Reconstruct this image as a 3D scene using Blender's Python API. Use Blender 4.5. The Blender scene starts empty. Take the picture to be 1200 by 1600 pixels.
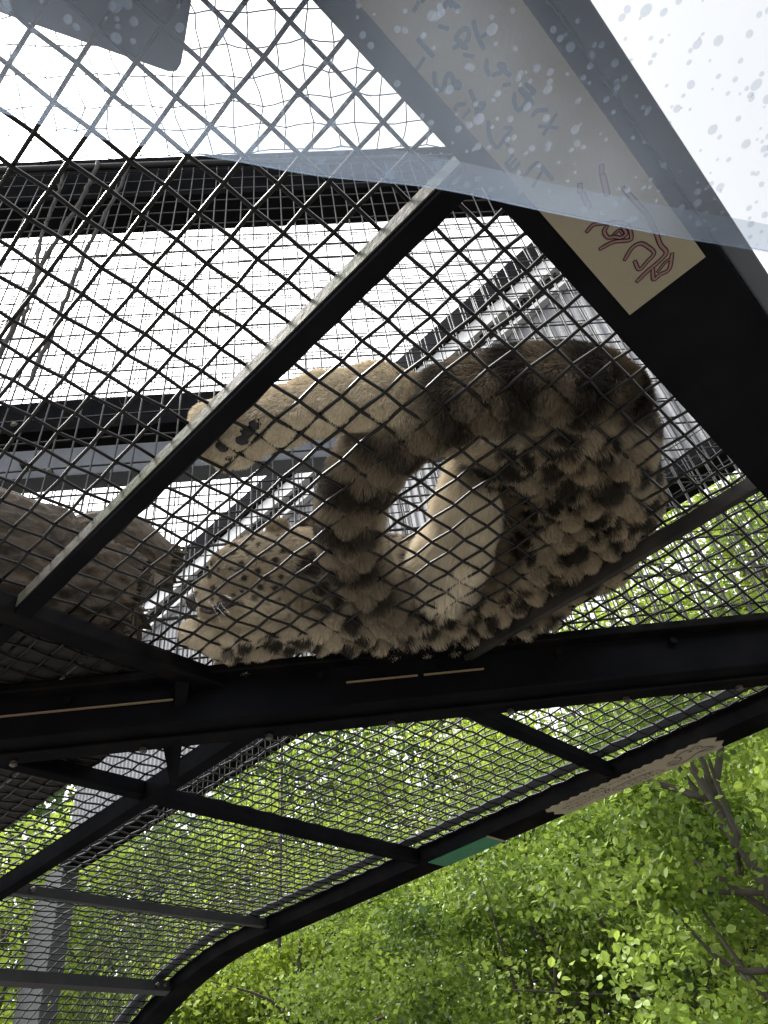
import bpy, bmesh, math, random
import numpy as np
from mathutils import Matrix, Vector
from mathutils.kdtree import KDTree

random.seed(7)
rng = np.random.default_rng(7)
PI = math.pi
scene = bpy.context.scene
COL = scene.collection

# ------------------------------------------------------------------ camera, sky, sun, exposure
F = 1160.0                                        # focal length in pixels of the 1200 x 1600 photograph
UP = np.array([-.1163, -.7261, .6777]); UP /= np.linalg.norm(UP)
_f = np.array([0, 0, 1.]); _y = _f - UP * (_f @ UP); _y /= np.linalg.norm(_y); _x = np.cross(_y, UP)
_c, _s = np.array([.785, .62]) / math.hypot(.785, .62)
RC = np.array([[_c, -_s, 0], [_s, _c, 0], [0, 0, 1]]) @ np.stack([_x, _y, UP])
EYE = np.array([0, 0, 1.6])
H = 1.6 + .05 * 19.52                             # height of the wire mesh floor of the cage
cam = bpy.data.cameras.new('camera')
cam.sensor_fit = 'VERTICAL'; cam.sensor_height = 36; cam.lens = F / 1600 * 36
cam.clip_start = .02; cam.clip_end = 1000
camo = bpy.data.objects.new('camera', cam); COL.objects.link(camo)
m4 = np.eye(4); m4[:3, 0] = RC[:, 0]; m4[:3, 1] = -RC[:, 1]; m4[:3, 2] = -RC[:, 2]; m4[:3, 3] = EYE
camo.matrix_world = Matrix(m4.tolist())
scene.camera = camo

SUN_EL, SUN_AZ = math.radians(62), math.radians(200)     # azimuth counted from +x towards +y
world = bpy.data.worlds.new('World'); scene.world = world; world.use_nodes = True
wn, wl = world.node_tree.nodes, world.node_tree.links
sky = wn.new('ShaderNodeTexSky'); sky.sky_type = 'NISHITA'; sky.sun_disc = False
sky.sun_elevation = SUN_EL; sky.sun_rotation = PI / 2 - SUN_AZ
sky.dust_density = 4; sky.air_density = 1.0
hs = wn.new('ShaderNodeHueSaturation'); hs.inputs['Saturation'].default_value = .12
wl.new(sky.outputs[0], hs.inputs['Color'])
wl.new(hs.outputs[0], wn['Background'].inputs[0]); wn['Background'].inputs[1].default_value = .13
sl = bpy.data.lights.new('sun', 'SUN'); sl.energy = 1.4; sl.angle = math.radians(14); sl.color = (1, .96, .9)
so = bpy.data.objects.new('sun', sl); COL.objects.link(so)
sd = Vector((math.cos(SUN_EL) * math.cos(SUN_AZ), math.cos(SUN_EL) * math.sin(SUN_AZ), math.sin(SUN_EL)))
so.rotation_euler = sd.to_track_quat('Z', 'Y').to_euler()
so.location = (0, 0, 20)
vs = scene.view_settings
vs.view_transform = 'Standard'; vs.look = 'None'; vs.gamma = 1; vs.use_curve_mapping = False
vs.exposure = 2.2
scene.cycles.transparent_max_bounces = 24
scene.cycles.max_bounces = 7; scene.cycles.diffuse_bounces = 4; scene.cycles.glossy_bounces = 3
scene.cycles.caustics_reflective = False; scene.cycles.caustics_refractive = False
scene.cycles_curves.shape = 'RIBBONS'

def ray(x, y): return RC @ np.array([(x - 600) / F, (y - 800) / F, 1.])
def at(x, y, z=H):                                # photo pixel -> point at height z
    r = ray(x, y); return EYE + r * ((z - 1.6) / r[2])
def at_axis(x, y, ax, v):                         # photo pixel -> point on a vertical plane
    r = ray(x, y); return EYE + r * ((v - EYE[ax]) / r[ax])

# ------------------------------------------------------------------ materials
def mat(name, base, rough=.6, metal=0, noise=None, scale=8, bump=0, bscale=60, spec=.5):
    m = bpy.data.materials.new(name); m.use_nodes = True
    n, l = m.node_tree.nodes, m.node_tree.links
    b = n['Principled BSDF']
    b.inputs['Base Color'].default_value = (*base, 1); b.inputs['Roughness'].default_value = rough
    b.inputs['Metallic'].default_value = metal; b.inputs['Specular IOR Level'].default_value = spec
    tc = n.new('ShaderNodeTexCoord')
    if noise is not None:
        t = n.new('ShaderNodeTexNoise'); t.inputs['Scale'].default_value = scale
        t.inputs['Detail'].default_value = 8; t.inputs['Roughness'].default_value = .65
        l.new(tc.outputs['Object'], t.inputs['Vector'])
        r = n.new('ShaderNodeValToRGB'); r.color_ramp.elements[0].position = .36; r.color_ramp.elements[1].position = .66
        r.color_ramp.elements[0].color = (*base, 1); r.color_ramp.elements[1].color = (*noise, 1)
        l.new(t.outputs[0], r.inputs[0]); l.new(r.outputs[0], b.inputs['Base Color'])
        mr = n.new('ShaderNodeMapRange'); mr.inputs[3].default_value = max(0, rough - .12); mr.inputs[4].default_value = min(1, rough + .15)
        l.new(t.outputs[0], mr.inputs[0]); l.new(mr.outputs[0], b.inputs['Roughness'])
    if bump:
        t2 = n.new('ShaderNodeTexNoise'); t2.inputs['Scale'].default_value = bscale; t2.inputs['Detail'].default_value = 6
        l.new(tc.outputs['Object'], t2.inputs['Vector'])
        bp = n.new('ShaderNodeBump'); bp.inputs['Strength'].default_value = bump; bp.inputs['Distance'].default_value = .01
        l.new(t2.outputs[0], bp.inputs['Height']); l.new(bp.outputs[0], b.inputs['Normal'])
    return m

M = {}
M['wire'] = mat('wire_black', (.004, .0036, .0034), .33, 0, (.009, .0078, .007), 14, spec=.25)
M['galv'] = mat('galvanised_wire', (.035, .035, .037), .45, .4, (.018, .016, .015), 18)
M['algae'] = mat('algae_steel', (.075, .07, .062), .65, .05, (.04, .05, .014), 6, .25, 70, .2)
M['greybar'] = mat('grey_paint', (.022, .023, .025), .5, .1, (.036, .036, .037), 7, .15, 80, .2)
M['steel'] = mat('bluish_steel', (.075, .085, .10), .5, .3, (.11, .12, .135), 5, .1, 40)
M['bolt'] = mat('bolt_steel', (.12, .11, .10), .5, .7, (.05, .04, .03), 40)
M['bark'] = mat('bark', (.022, .015, .010), .95, 0, (.062, .044, .027), 13, 1.0, 30)
M['cutwood'] = mat('weathered_wood', (.10, .082, .062), .9, 0, (.055, .043, .032), 12, .6, 50)
M['deck'] = mat('dark_deck', (.010, .009, .008), .85, 0, (.02, .017, .014), 6, .4, 60)
M['paper'] = mat('cream_paper', (.29, .25, .175), .85, 0, (.25, .215, .15), 3, .05, 200)
M['ink_blue'] = mat('blue_ink', (.02, .042, .06), .7)
M['ink_red'] = mat('red_ink', (.22, .10, .10), .7, 0, (.26, .13, .125), 60)
M['ink_dark'] = mat('dark_ink', (.02, .012, .014), .7)
M['green'] = mat('green_sign', (.02, .16, .07), .6, 0, (.015, .11, .05), 5)
M['clad'] = mat('grey_cladding', (.17, .175, .19), .6, .0, (.13, .135, .145), 3, .05, 40)
M['trim'] = mat('pale_trim', (.50, .51, .52), .55, 0, (.40, .41, .42), 4)
M['pillar'] = mat('pillar_steel', (.016, .019, .024), .6, 0, (.028, .031, .036), 3)
M['twine'] = mat('net_twine', (.05, .05, .055), .8)
M['rope'] = mat('rope', (.02, .018, .017), .9, 0, (.05, .045, .04), 40, .6, 150)
M['ground'] = mat('paving', (.125, .122, .115), .9, 0, (.16, .156, .148), 1.2, .3, 25)
M['wall'] = mat('beige_wall', (.52, .46, .36), .85, 0, (.44, .39, .30), 2)
M['trunk'] = mat('tree_bark', (.05, .042, .034), .95, 0, (.10, .088, .073), 7, .8, 30)
M['nose'] = mat('nose_leather', (.05, .028, .026), .45, 0, (.02, .014, .014), 40, .3, 200)
M['pad'] = mat('paw_pad', (.012, .011, .012), .7, 0, (.03, .026, .025), 30, .5, 160)
M['whisker'] = mat('whisker', (.75, .72, .66), .4)
M['board'] = mat('grey_board', (.035, .042, .06), .6, 0, (.055, .06, .08), 4)

def matte(name, base, noise, scale, gloss=.004, rough=.4):    # soot black paint: no grazing sheen
    m = bpy.data.materials.new(name); m.use_nodes = True
    n, l = m.node_tree.nodes, m.node_tree.links
    n.remove(n['Principled BSDF'])
    tc = n.new('ShaderNodeTexCoord'); t = n.new('ShaderNodeTexNoise'); t.inputs['Scale'].default_value = scale; t.inputs['Detail'].default_value = 8
    l.new(tc.outputs['Object'], t.inputs['Vector'])
    r = n.new('ShaderNodeValToRGB'); r.color_ramp.elements[0].position = .4; r.color_ramp.elements[1].position = .7
    r.color_ramp.elements[0].color = (*base, 1); r.color_ramp.elements[1].color = (*noise, 1); l.new(t.outputs[0], r.inputs[0])
    d = n.new('ShaderNodeBsdfDiffuse'); g = n.new('ShaderNodeBsdfGlossy'); g.inputs['Roughness'].default_value = rough; g.inputs['Color'].default_value = (.8, .85, .95, 1)
    l.new(r.outputs[0], d.inputs[0]); s = n.new('ShaderNodeMixShader'); s.inputs[0].default_value = gloss
    l.new(d.outputs[0], s.inputs[1]); l.new(g.outputs[0], s.inputs[2])
    b = n.new('ShaderNodeBump'); b.inputs['Strength'].default_value = .25; b.inputs['Distance'].default_value = .004
    l.new(t.outputs[0], b.inputs['Height']); l.new(b.outputs[0], g.inputs['Normal']); l.new(b.outputs[0], d.inputs['Normal'])
    l.new(s.outputs[0], n['Material Output'].inputs[0]); return m
M['black'] = matte('black_paint', (.004, .0042, .005), (.008, .008, .009), 7)
M['blackworn'] = matte('worn_black_paint', (.003, .003, .0034), (.010, .0085, .0075), 9, .006)

def leafmat(name, c1, c2):
    m = bpy.data.materials.new(name); m.use_nodes = True
    n, l = m.node_tree.nodes, m.node_tree.links
    n.remove(n['Principled BSDF'])
    a = n.new('ShaderNodeAttribute'); a.attribute_name = 'tone'
    mx = n.new('ShaderNodeMix'); mx.data_type = 'RGBA'
    mx.inputs[6].default_value = (*c1, 1); mx.inputs[7].default_value = (*c2, 1)
    l.new(a.outputs['Fac'], mx.inputs[0])
    d = n.new('ShaderNodeBsdfDiffuse'); t = n.new('ShaderNodeBsdfTranslucent'); g = n.new('ShaderNodeBsdfGlossy')
    g.inputs['Roughness'].default_value = .45; g.inputs['Color'].default_value = (.6, .65, .6, 1)
    l.new(mx.outputs[2], d.inputs[0]); l.new(mx.outputs[2], t.inputs[0])
    s1 = n.new('ShaderNodeMixShader'); s1.inputs[0].default_value = .45
    l.new(d.outputs[0], s1.inputs[1]); l.new(t.outputs[0], s1.inputs[2])
    s2 = n.new('ShaderNodeMixShader'); s2.inputs[0].default_value = .05
    l.new(s1.outputs[0], s2.inputs[1]); l.new(g.outputs[0], s2.inputs[2])
    l.new(s2.outputs[0], n['Material Output'].inputs[0])
    return m
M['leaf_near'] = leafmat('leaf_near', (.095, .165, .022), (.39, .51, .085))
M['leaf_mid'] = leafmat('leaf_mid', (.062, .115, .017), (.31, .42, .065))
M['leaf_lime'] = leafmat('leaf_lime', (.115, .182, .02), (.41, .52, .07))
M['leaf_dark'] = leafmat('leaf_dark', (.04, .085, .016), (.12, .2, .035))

def furmat(name):
    m = bpy.data.materials.new(name); m.use_nodes = True
    n, l = m.node_tree.nodes, m.node_tree.links
    a = n.new('ShaderNodeAttribute'); a.attribute_name = 'coat'
    b = n['Principled BSDF']; b.inputs['Roughness'].default_value = .7; b.inputs['Specular IOR Level'].default_value = .25
    l.new(a.outputs['Color'], b.inputs['Base Color'])
    return m
M['coat'] = furmat('leopard_coat'); M['fur'] = furmat('leopard_fur')

def sheetmat(name, milky, gloss=.03, tint=(.93, .95, .98)):
    m = bpy.data.materials.new(name); m.use_nodes = True
    n, l = m.node_tree.nodes, m.node_tree.links
    n.remove(n['Principled BSDF'])
    tr = n.new('ShaderNodeBsdfTransparent'); tr.inputs[0].default_value = (*tint, 1)
    tl = n.new('ShaderNodeBsdfTranslucent'); tl.inputs[0].default_value = (.72, .83, 1, 1)
    gl = n.new('ShaderNodeBsdfGlossy'); gl.inputs['Roughness'].default_value = .12
    tc = n.new('ShaderNodeTexCoord'); t = n.new('ShaderNodeTexNoise'); t.inputs['Scale'].default_value = 7; t.inputs['Detail'].default_value = 5
    l.new(tc.outputs['Object'], t.inputs['Vector'])
    mr = n.new('ShaderNodeMapRange'); mr.inputs[1].default_value = .3; mr.inputs[2].default_value = .7
    mr.inputs[3].default_value = milky * .75; mr.inputs[4].default_value = milky * 1.3
    l.new(t.outputs[0], mr.inputs[0])
    a = n.new('ShaderNodeMixShader'); l.new(mr.outputs[0], a.inputs[0]); l.new(tr.outputs[0], a.inputs[1]); l.new(tl.outputs[0], a.inputs[2])
    b = n.new('ShaderNodeMixShader'); b.inputs[0].default_value = gloss; l.new(a.outputs[0], b.inputs[1]); l.new(gl.outputs[0], b.inputs[2])
    l.new(b.outputs[0], n['Material Output'].inputs[0])
    return m
M['vinyl'] = sheetmat('clear_vinyl', .078, .012, (.56, .56, .55)); M['hem'] = sheetmat('vinyl_hem', .10, .012, (.72, .76, .80))
M['drop'] = sheetmat('water_drop', .13, .012, (.8, .82, .84))

# ------------------------------------------------------------------ helpers
def link(name, me, material=None, parent=None):
    o = bpy.data.objects.new(name, me); COL.objects.link(o)
    if material is not None and me is not None and not me.materials: me.materials.append(material)
    if parent is not None: o.parent = parent
    return o
def tag(o, label=None, cat=None, group=None, kind=None):
    if label: o['label'] = label
    if cat: o['category'] = cat
    if group: o['group'] = group
    if kind: o['kind'] = kind
    return o
def empty(name, label, cat, group=None, loc=None):
    o = bpy.data.objects.new(name, None); COL.objects.link(o); o.empty_display_size = .1
    return tag(o, label, cat, group)
class MB:
    def __init__(s): s.v = []; s.f = []
    def add(s, v, f):
        k = len(s.v); s.v.extend([tuple(map(float, p)) for p in v]); s.f.extend([tuple(i + k for i in q) for q in f])
    def tube(s, pts, r, n=6, cap=True):
        pts = [np.asarray(p, float) for p in pts]; N = len(pts)
        rr = r if hasattr(r, '__len__') else [r] * N
        T = [pts[min(i + 1, N - 1)] - pts[max(i - 1, 0)] for i in range(N)]
        a = np.array([0, 0, 1.]) if abs(T[0][2]) < .9 * np.linalg.norm(T[0]) else np.array([1., 0, 0])
        V = []
        for i in range(N):
            t = T[i] / (np.linalg.norm(T[i]) + 1e-12)
            b = np.cross(t, a); b /= np.linalg.norm(b) + 1e-12; a = np.cross(b, t)
            for k in range(n):
                w = 2 * PI * k / n; V.append(pts[i] + rr[i] * (math.cos(w) * a + math.sin(w) * b))
        Fc = [(i * n + k, i * n + (k + 1) % n, (i + 1) * n + (k + 1) % n, (i + 1) * n + k) for i in range(N - 1) for k in range(n)]
        if cap: Fc += [tuple(range(n - 1, -1, -1)), tuple((N - 1) * n + k for k in range(n))]
        s.add(V, Fc)
    def hexa(s, c):                                # 8 corners: bottom ring 0-3, top ring 4-7
        s.add(c, [(3, 2, 1, 0), (4, 5, 6, 7), (0, 1, 5, 4), (1, 2, 6, 5), (2, 3, 7, 6), (3, 0, 4, 7)])
    def box(s, x0, x1, y0, y1, z0, z1):
        s.hexa([(x0, y0, z0), (x1, y0, z0), (x1, y1, z0), (x0, y1, z0), (x0, y0, z1), (x1, y0, z1), (x1, y1, z1), (x0, y1, z1)])
    def beam(s, p, q, w0, w1, z0, z1):             # box along p->q in plan, offsets w to the left, heights z
        p = np.array(p[:2], float); q = np.array(q[:2], float); d = (q - p) / np.linalg.norm(q - p); n = np.array([-d[1], d[0]])
        c = [p + n * w0, q + n * w0, q + n * w1, p + n * w1]
        s.hexa([(*k, z0) for k in c] + [(*k, z1) for k in c])
    def build(s, name, material, parent=None, smooth=False, bevel=0):
        me = bpy.data.meshes.new(name); me.from_pydata(s.v, [], s.f)
        if bevel:
            bm = bmesh.new(); bm.from_mesh(me)
            bmesh.ops.bevel(bm, geom=bm.edges[:], offset=bevel, segments=2, affect='EDGES', profile=.6)
            bm.to_mesh(me); bm.free()
        if smooth: me.polygons.foreach_set('use_smooth', [True] * len(me.polygons))
        me.update()
        return link(name, me, material, parent)
def box(name, material, parent, x0, x1, y0, y1, z0, z1, bevel=.003):
    b = MB(); b.box(min(x0, x1), max(x0, x1), min(y0, y1), max(y0, y1), min(z0, z1), max(z0, z1))
    return b.build(name, material, parent, bevel=bevel)
def spline(pts, k=6):                              # Catmull-Rom
    p = [np.asarray(q, float) for q in pts]; p = [2 * p[0] - p[1]] + p + [2 * p[-1] - p[-2]]; out = []
    for i in range(1, len(p) - 2):
        for j in range(k):
            t = j / k
            out.append(.5 * ((2 * p[i]) + (-p[i - 1] + p[i + 1]) * t + (2 * p[i - 1] - 5 * p[i] + 4 * p[i + 1] - p[i + 2]) * t * t + (-p[i - 1] + 3 * p[i] - 3 * p[i + 1] + p[i + 2]) * t ** 3))
    return out + [p[-2]]

# ------------------------------------------------------------------ ground
g = MB(); g.box(-150, 150, -150, 150, -.3, 0)
tag(g.build('ground', M['ground']), 'pale concrete paving under the cage', kind='structure')

# ------------------------------------------------------------------ the overhead cage: two wings of wire mesh floor joined on a mitre
cage = empty('overhead_cage', 'black steel overhead cage with wire mesh floor bent down at its far end', 'cage')
X0, RAD = -2.95, 2.1                               # beyond X0 the far wing bends down on this radius
def bend(x, y, dz=0):
    if x > X0: return (x, y, H + dz)
    a = (X0 - x) / RAD
    return (X0 - (RAD + dz) * math.sin(a), y, H - RAD + (RAD + dz) * math.cos(a))
def arc_beam(y0, y1, z0, z1, xa, xb, n=26):
    b = MB(); xs = [xa] + [X0 + (xb - X0) * k / n for k in range(n + 1)]; V = []
    for x in xs: V += [bend(x, y0, z0), bend(x, y1, z0), bend(x, y1, z1), bend(x, y0, z1)]
    Fc = [(4 * i + k, 4 * i + (k + 1) % 4, 4 * i + 4 + (k + 1) % 4, 4 * i + 4 + k) for i in range(len(xs) - 1) for k in range(4)]
    b.add(V, Fc + [(3, 2, 1, 0), tuple(4 * len(xs) - 4 + k for k in range(4))]); return b
ob = box('outer_beam', M['black'], cage, -.118, .058, -1.6, 2.39, H - .06, H - .008)
box('flashing', M['steel'], cage, .06, .092, -1.6, 2.39, H - .045, H - .012)
ib = box('inner_beam', M['blackworn'], cage, -1.33, -1.28, -1.6, .95, H - .052, H - .006, .008)
edge = arc_beam(2.275, 2.39, -.06, -.001, -.12, -4.9).build('edge_beam', M['blackworn'], cage)
arc_beam(2.20, 2.262, .012, .018, -.2, -4.9).build('edge_strip', M['steel'], cage)
rib = arc_beam(1.09, 1.13, -.062, -.006, -1.15, -4.9).build('inner_rib', M['black'], cage)
# cross bars
cb = box('cross_bar', M['black'], cage, -1.43, -.10, .4205, .452, H - .05, H - .007, .002)
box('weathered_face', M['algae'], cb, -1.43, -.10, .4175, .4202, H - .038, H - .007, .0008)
for bx_, bz in ((-1.352, H - .028), (-1.395, H - .028)):
    b = MB(); b.tube([(bx_, .42, bz), (bx_, .408, bz), (bx_, .404, bz)], [.011, .011, .006], 8); b.build('bolt', M['bolt'], cb)
b = MB(); b.beam((-.125, 1.335), (-.93, 1.335), -.0075, .0075, H - .042, H - .007)
M['brownbar'] = matte('brown_grey_paint', (.022, .020, .018), (.05, .044, .038), 8, .01)
bar2 = b.build('cross_bar', M['brownbar'], cage, bevel=.002)
b = MB(); b.tube([(-.125, 1.327, H - .0245), (-.125, 1.343, H - .0245)], .0175, 14); b.build('rounded_end', M['brownbar'], bar2)
box('cross_bar', M['black'], cage, -1.93, -1.89, 1.13, 2.276, H - .05, H - .006, .008)
box('cross_bar', M['black'], cage, -1.06, -1.025, 1.3, 2.276, H - .045, H - .006, .008)
c3 = box('cross_bar', M['greybar'], cage, -2.83, -2.80, 1.13, 2.276, H - .04, H - .006, .004)
for y in (1.17, 1.22):
    b = MB(); b.tube([(-2.80, y, H - .022), (-2.788, y, H - .022), (-2.784, y, H - .022)], [.009, .009, .005], 8); b.build('bolt', M['bolt'], c3)
box('cross_bar', M['black'], cage, -1.92, -1.88, -.6, 1.09, H - .05, H - .006, .006)
def bent_bar(x, y0, y1, w, d):
    p, q, r, s = bend(x, 0, -.006), bend(x - w, 0, -.006), bend(x - w, 0, -d), bend(x, 0, -d)
    b = MB(); b.hexa([(k[0], y0, k[2]) for k in (p, q, r, s)] + [(k[0], y1, k[2]) for k in (p, q, r, s)]); return b
c4 = bent_bar(-3.53, 1.13, 2.276, .04, .055).build('cross_bar', M['greybar'], cage)
for y in (2.20, 2.24):
    p = bend(-3.53, y, -.03); b = MB(); b.tube([p, (p[0] + .012, y, p[2]), (p[0] + .016, y, p[2])], [.009, .009, .005], 8); b.build('bolt', M['bolt'], c4)
# mitre beam along y = x + w
def mitre(w0, w1, z0, z1, xa=-2.9, xb=.1):
    b = MB(); s = 2 ** .5
    b.beam((xa, xa), (xb, xb), w0 / s, w1 / s, z0, z1); return b
def mitre_box(name, m, parent, w0, w1, z0, z1, ca=-2.4, cb_=1.45, bevel=.004):
    # ca, cb_: coordinate along the mitre direction (1,1)/sqrt2
    s = 2 ** .5; d = np.array([1, 1]) / s
    p, q = d * ca, d * cb_
    b = MB(); b.beam(p, q, w0 / s, w1 / s, z0, z1); return b.build(name, m, parent, bevel=bevel)
mb = mitre_box('mitre_beam', M['black'], cage, 2.202, 2.305, H - .13, H - .004)
mitre_box('mesh_angle', M['blackworn'], mb, 2.155, 2.2, H - .028, H - .006)
mitre_box('bottom_flange', M['blackworn'], mb, 2.27, 2.335, H - .142, H - .131)
for k in range(12):
    a = -1.9 + k * .29; d = np.array([1, 1]) / 2 ** .5; n = np.array([-1, 1]) / 2 ** .5
    p = d * a + n * 2.315 / 2 ** .5
    b = MB(); b.tube([(*p, H - .141), (*p, H - .15), (*p, H - .153)], [.009, .009, .005], 8); b.build('bolt', M['bolt'], mb)
    p = d * (a + .13) + n * 2.199 / 2 ** .5; q = p - n * .012
    b = MB(); b.tube([(*p, H - .05), (*q, H - .05)], .009, 8); b.build('bolt', M['blackworn'], mb)
M['gap_light'] = mat('gap_light_tan', (.22, .16, .09), .7)  # tan colour stands in for a thin line of light through a gap
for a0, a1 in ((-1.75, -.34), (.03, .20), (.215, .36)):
    mitre_box('gap_light_strip', M['gap_light'], mb, 2.192, 2.199, H - .0735, H - .0705, a0, a1, 0)
# gusset where beams meet
b = MB(); x, y = -1.335, .90
b.hexa([(x - .10, y + .0, H - .052), (x + .055, y - .10, H - .052), (x + .055, y - .07, H - .052), (x - .10, y + .02, H - .052),
        (x - .16, y + .03, H - .20), (x - .145, y + .025, H - .20), (x - .145, y + .04, H - .20), (x - .16, y + .045, H - .20)][4:] +
       [(x - .16, y - .02, H - .05), (x + .02, y - .09, H - .05), (x + .03, y - .06, H - .05), (x - .15, y + .02, H - .05)])
b.build('gusset', M['blackworn'], cage)
# woven wire mesh floor
CELL = .05
_o = at(670 / 3, 150 + 560 / 3); GX, GY = _o[0] % CELL, _o[1] % CELL
def wires(name, inside, xa, xb, ya, yb, r=.0031, amp=.0026):
    b = MB()
    ix0, ix1 = math.ceil((xa - GX) / CELL), math.floor((xb - GX) / CELL)
    iy0, iy1 = math.ceil((ya - GY) / CELL), math.floor((yb - GY) / CELL)
    def runs(flags):
        st = None
        for i, fl in enumerate(flags + [False]):
            if fl and st is None: st = i
            if not fl and st is not None:
                if i - st > 1: yield st, i
                st = None
    for iy in range(iy0, iy1 + 1):
        y = GY + iy * CELL; X = list(range(ix0, ix1 + 1))
        jy = random.gauss(0, .0012)
        for s0, s1 in runs([inside(GX + k * CELL, y) for k in X]):
            ks = X[s0:s1]
            ph = random.uniform(0, 6)
            b.tube([bend(GX + k * CELL, y + jy + .0016 * math.sin(k * .31 + ph) + random.gauss(0, .0005), amp * (1 if (k + iy) % 2 else -1)) for k in ks], r, 6, False)
    for ix in range(ix0, ix1 + 1):
        x = GX + ix * CELL; Y = list(range(iy0, iy1 + 1))
        jx = random.gauss(0, .0012)
        for s0, s1 in runs([inside(x, GY + k * CELL) for k in Y]):
            ks = Y[s0:s1]
            ph = random.uniform(0, 6)
            b.tube([bend(x + jx + .0016 * math.sin(k * .31 + ph) + random.gauss(0, .0005), GY + k * CELL, amp * (-1 if (k + ix) % 2 else 1)) for k in ks], r, 6, False)
    o = b.build(name, M['wire'], cage, smooth=True); o['kind'] = 'stuff'; return o
wires('wire_mesh', lambda x, y: y < x + 2.24 and x > -1.345, -1.36, -.06, -1.2, 2.4)
wires('wire_mesh', lambda x, y: y > x + 2.2 and y > 1.05, -4.9, -.05, 1.04, 2.31)
wires('wire_mesh', lambda x, y: x < -1.29 and y < 1.12, -4.2, -1.28, -.9, 1.12)

b = MB()                                           # shed hair caught on the wires
for _ in range(170):
    x = GX + CELL * random.randint(-26, -3); y = GY + random.uniform(.2, 1.9) if random.random() < .7 else GY + random.uniform(1.9, 2.2)
    if y > x + 2.2: continue
    p = np.array([x + random.gauss(0, .003), y, H - random.uniform(.001, .006)]); P = [p]
    d = rng.normal(0, 1, 3) * np.array([1, 1, .8]); d[2] -= .4
    for k in range(5): d = d * .7 + rng.normal(0, .6, 3); P.append(P[-1] + d / np.linalg.norm(d) * random.uniform(.003, .009))
    b.tube(P, [.0005] * 5 + [.0002], 4, False)
o = b.build('shed_hair', M['rope'], cage); o['kind'] = 'stuff'

# ------------------------------------------------------------------ inner wall of fine mesh standing on the mitre
DW = 1.66
YF = 4.2
_d = np.array([1, 1]) / 2 ** .5; _n = np.array([-1, 1]) / 2 ** .5
def wz(z): return 1.6 + (z - 1.6) * DW / 1.75
def wp(a, d, z): return (*(_d * a + _n * d), z)
wall = empty('mesh_wall', 'tall inner cage wall of fine rectangular mesh under a black top beam', 'cage wall')
ZT = wz(6.2)
def grid(name, d, sx, sz, a0, a1, z0, z1, r, m, lean=0):
    b = MB(); n = int((a1 - a0) / sx)
    for i in range(n + 1):
        a = a0 + i * sx + random.gauss(0, .0025)
        b.tube([wp(a, d + .004 * math.sin(i), z0), wp(a + random.gauss(0, .006) + lean, d + random.gauss(0, .01), (z0 + z1) / 2), wp(a + random.gauss(0, .006), d, z1)], r, 5, False)
    for j in range(int((z1 - z0) / sz) + 1):
        z = z0 + j * sz
        b.tube([wp(a0 + (a1 - a0) * k / 8, d + .005, z + random.gauss(0, .004)) for k in range(9)], r, 5, False)
    o = b.build(name, m, wall, smooth=True); o['kind'] = 'stuff'; return o
grid('fine_mesh', DW, .065, .128, -3.0, 1.75, H - .02, ZT - .12, .0036, M['galv'])
grid('fine_mesh', DW + .95, .10, .165, -4.4, 2.0, H + .5, ZT + 1.4, .0036, M['galv'])
grid('fine_mesh', DW + 2.1, .145, .24, -6.2, 2.2, H + 1.3, ZT + 3.4, .0046, M['galv'])
def wbeam(name, m, a0, a1, d0, d1, z0, z1, bevel=.004, parent=wall):
    b = MB(); b.beam(_d * a0, _d * a1, d0, d1, z0, z1); return b.build(name, m, parent, bevel=bevel)
tb = wbeam('top_beam', M['black'], -3.2, 1.9, DW + .03, DW + .22, wz(5.72), wz(6.25))
b = MB(); b.tube([wp(-3.2, DW - .015, wz(6.04)), wp(-.6, DW - .02, wz(6.0)), wp(1.9, DW - .015, wz(5.93))], .017, 10); b.build('top_rail', M['greybar'], wall, smooth=True)
gd = wbeam('girt', M['black'], -3.2, 1.15, DW + .03, DW + .09, wz(3.79), wz(3.96))
wbeam('lip', M['blackworn'], -3.2, 1.15, DW + .02, DW + .11, wz(3.775), wz(3.789), .001, gd)
g2 = wbeam('girt', M['steel'], -3.2, 1.15, DW + .03, DW + .07, wz(3.545), wz(3.685))
wbeam('lip', M['steel'], -3.2, 1.15, DW + .025, DW + .09, wz(3.535), wz(3.544), .001, g2)
for a, z in ((-1.02, 3.81), (-.42, 3.815), (-.95, 3.60), (-.86, 3.55), (.3, 3.6)):
    b = MB(); b.tube([wp(a, DW + .03, wz(z)), wp(a, DW + .008, wz(z)), wp(a, DW + .002, wz(z))], [.013, .013, .007], 8); b.build('bolt', M['bolt'], wall)
for a in (-3.17, 1.87): wbeam('wall_post', M['black'], a - .03, a + .03, DW + .03, DW + .1, H - .02, wz(5.72))
wbeam('bottom_rail', M['black'], -3.2, 1.9, DW - .02, DW + .05, H - .03, H + .02)
# ropes hanging from the top rail
for a0, a1, z1, rr in ((-1.02, -1.16, 3.92, .011), (-.86, -1.0, 3.96, .009), (-1.2, -1.1, 4.4, .008)):
    pts = []
    for k in range(40):
        t = k / 39; pts.append(np.array(wp(a0 + (a1 - a0) * t + .01 * math.sin(9 * t), DW - .035, wz(6.02) + (wz(z1) - wz(6.02)) * t)) + rng.normal(0, .0025, 3))
    b = MB(); b.tube(pts, [rr * (1 + .1 * math.sin(k * 2.1)) for k in range(40)], 6)
    o = b.build('hanging_rope', M['rope'], None, smooth=True)
    tag(o, {.011: 'thickest frayed grey rope hanging down the fine mesh wall', .009: 'medium grey rope hanging down the fine mesh wall', .008: 'short thin grey rope hanging down the fine mesh wall'}[rr], 'rope')
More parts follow.
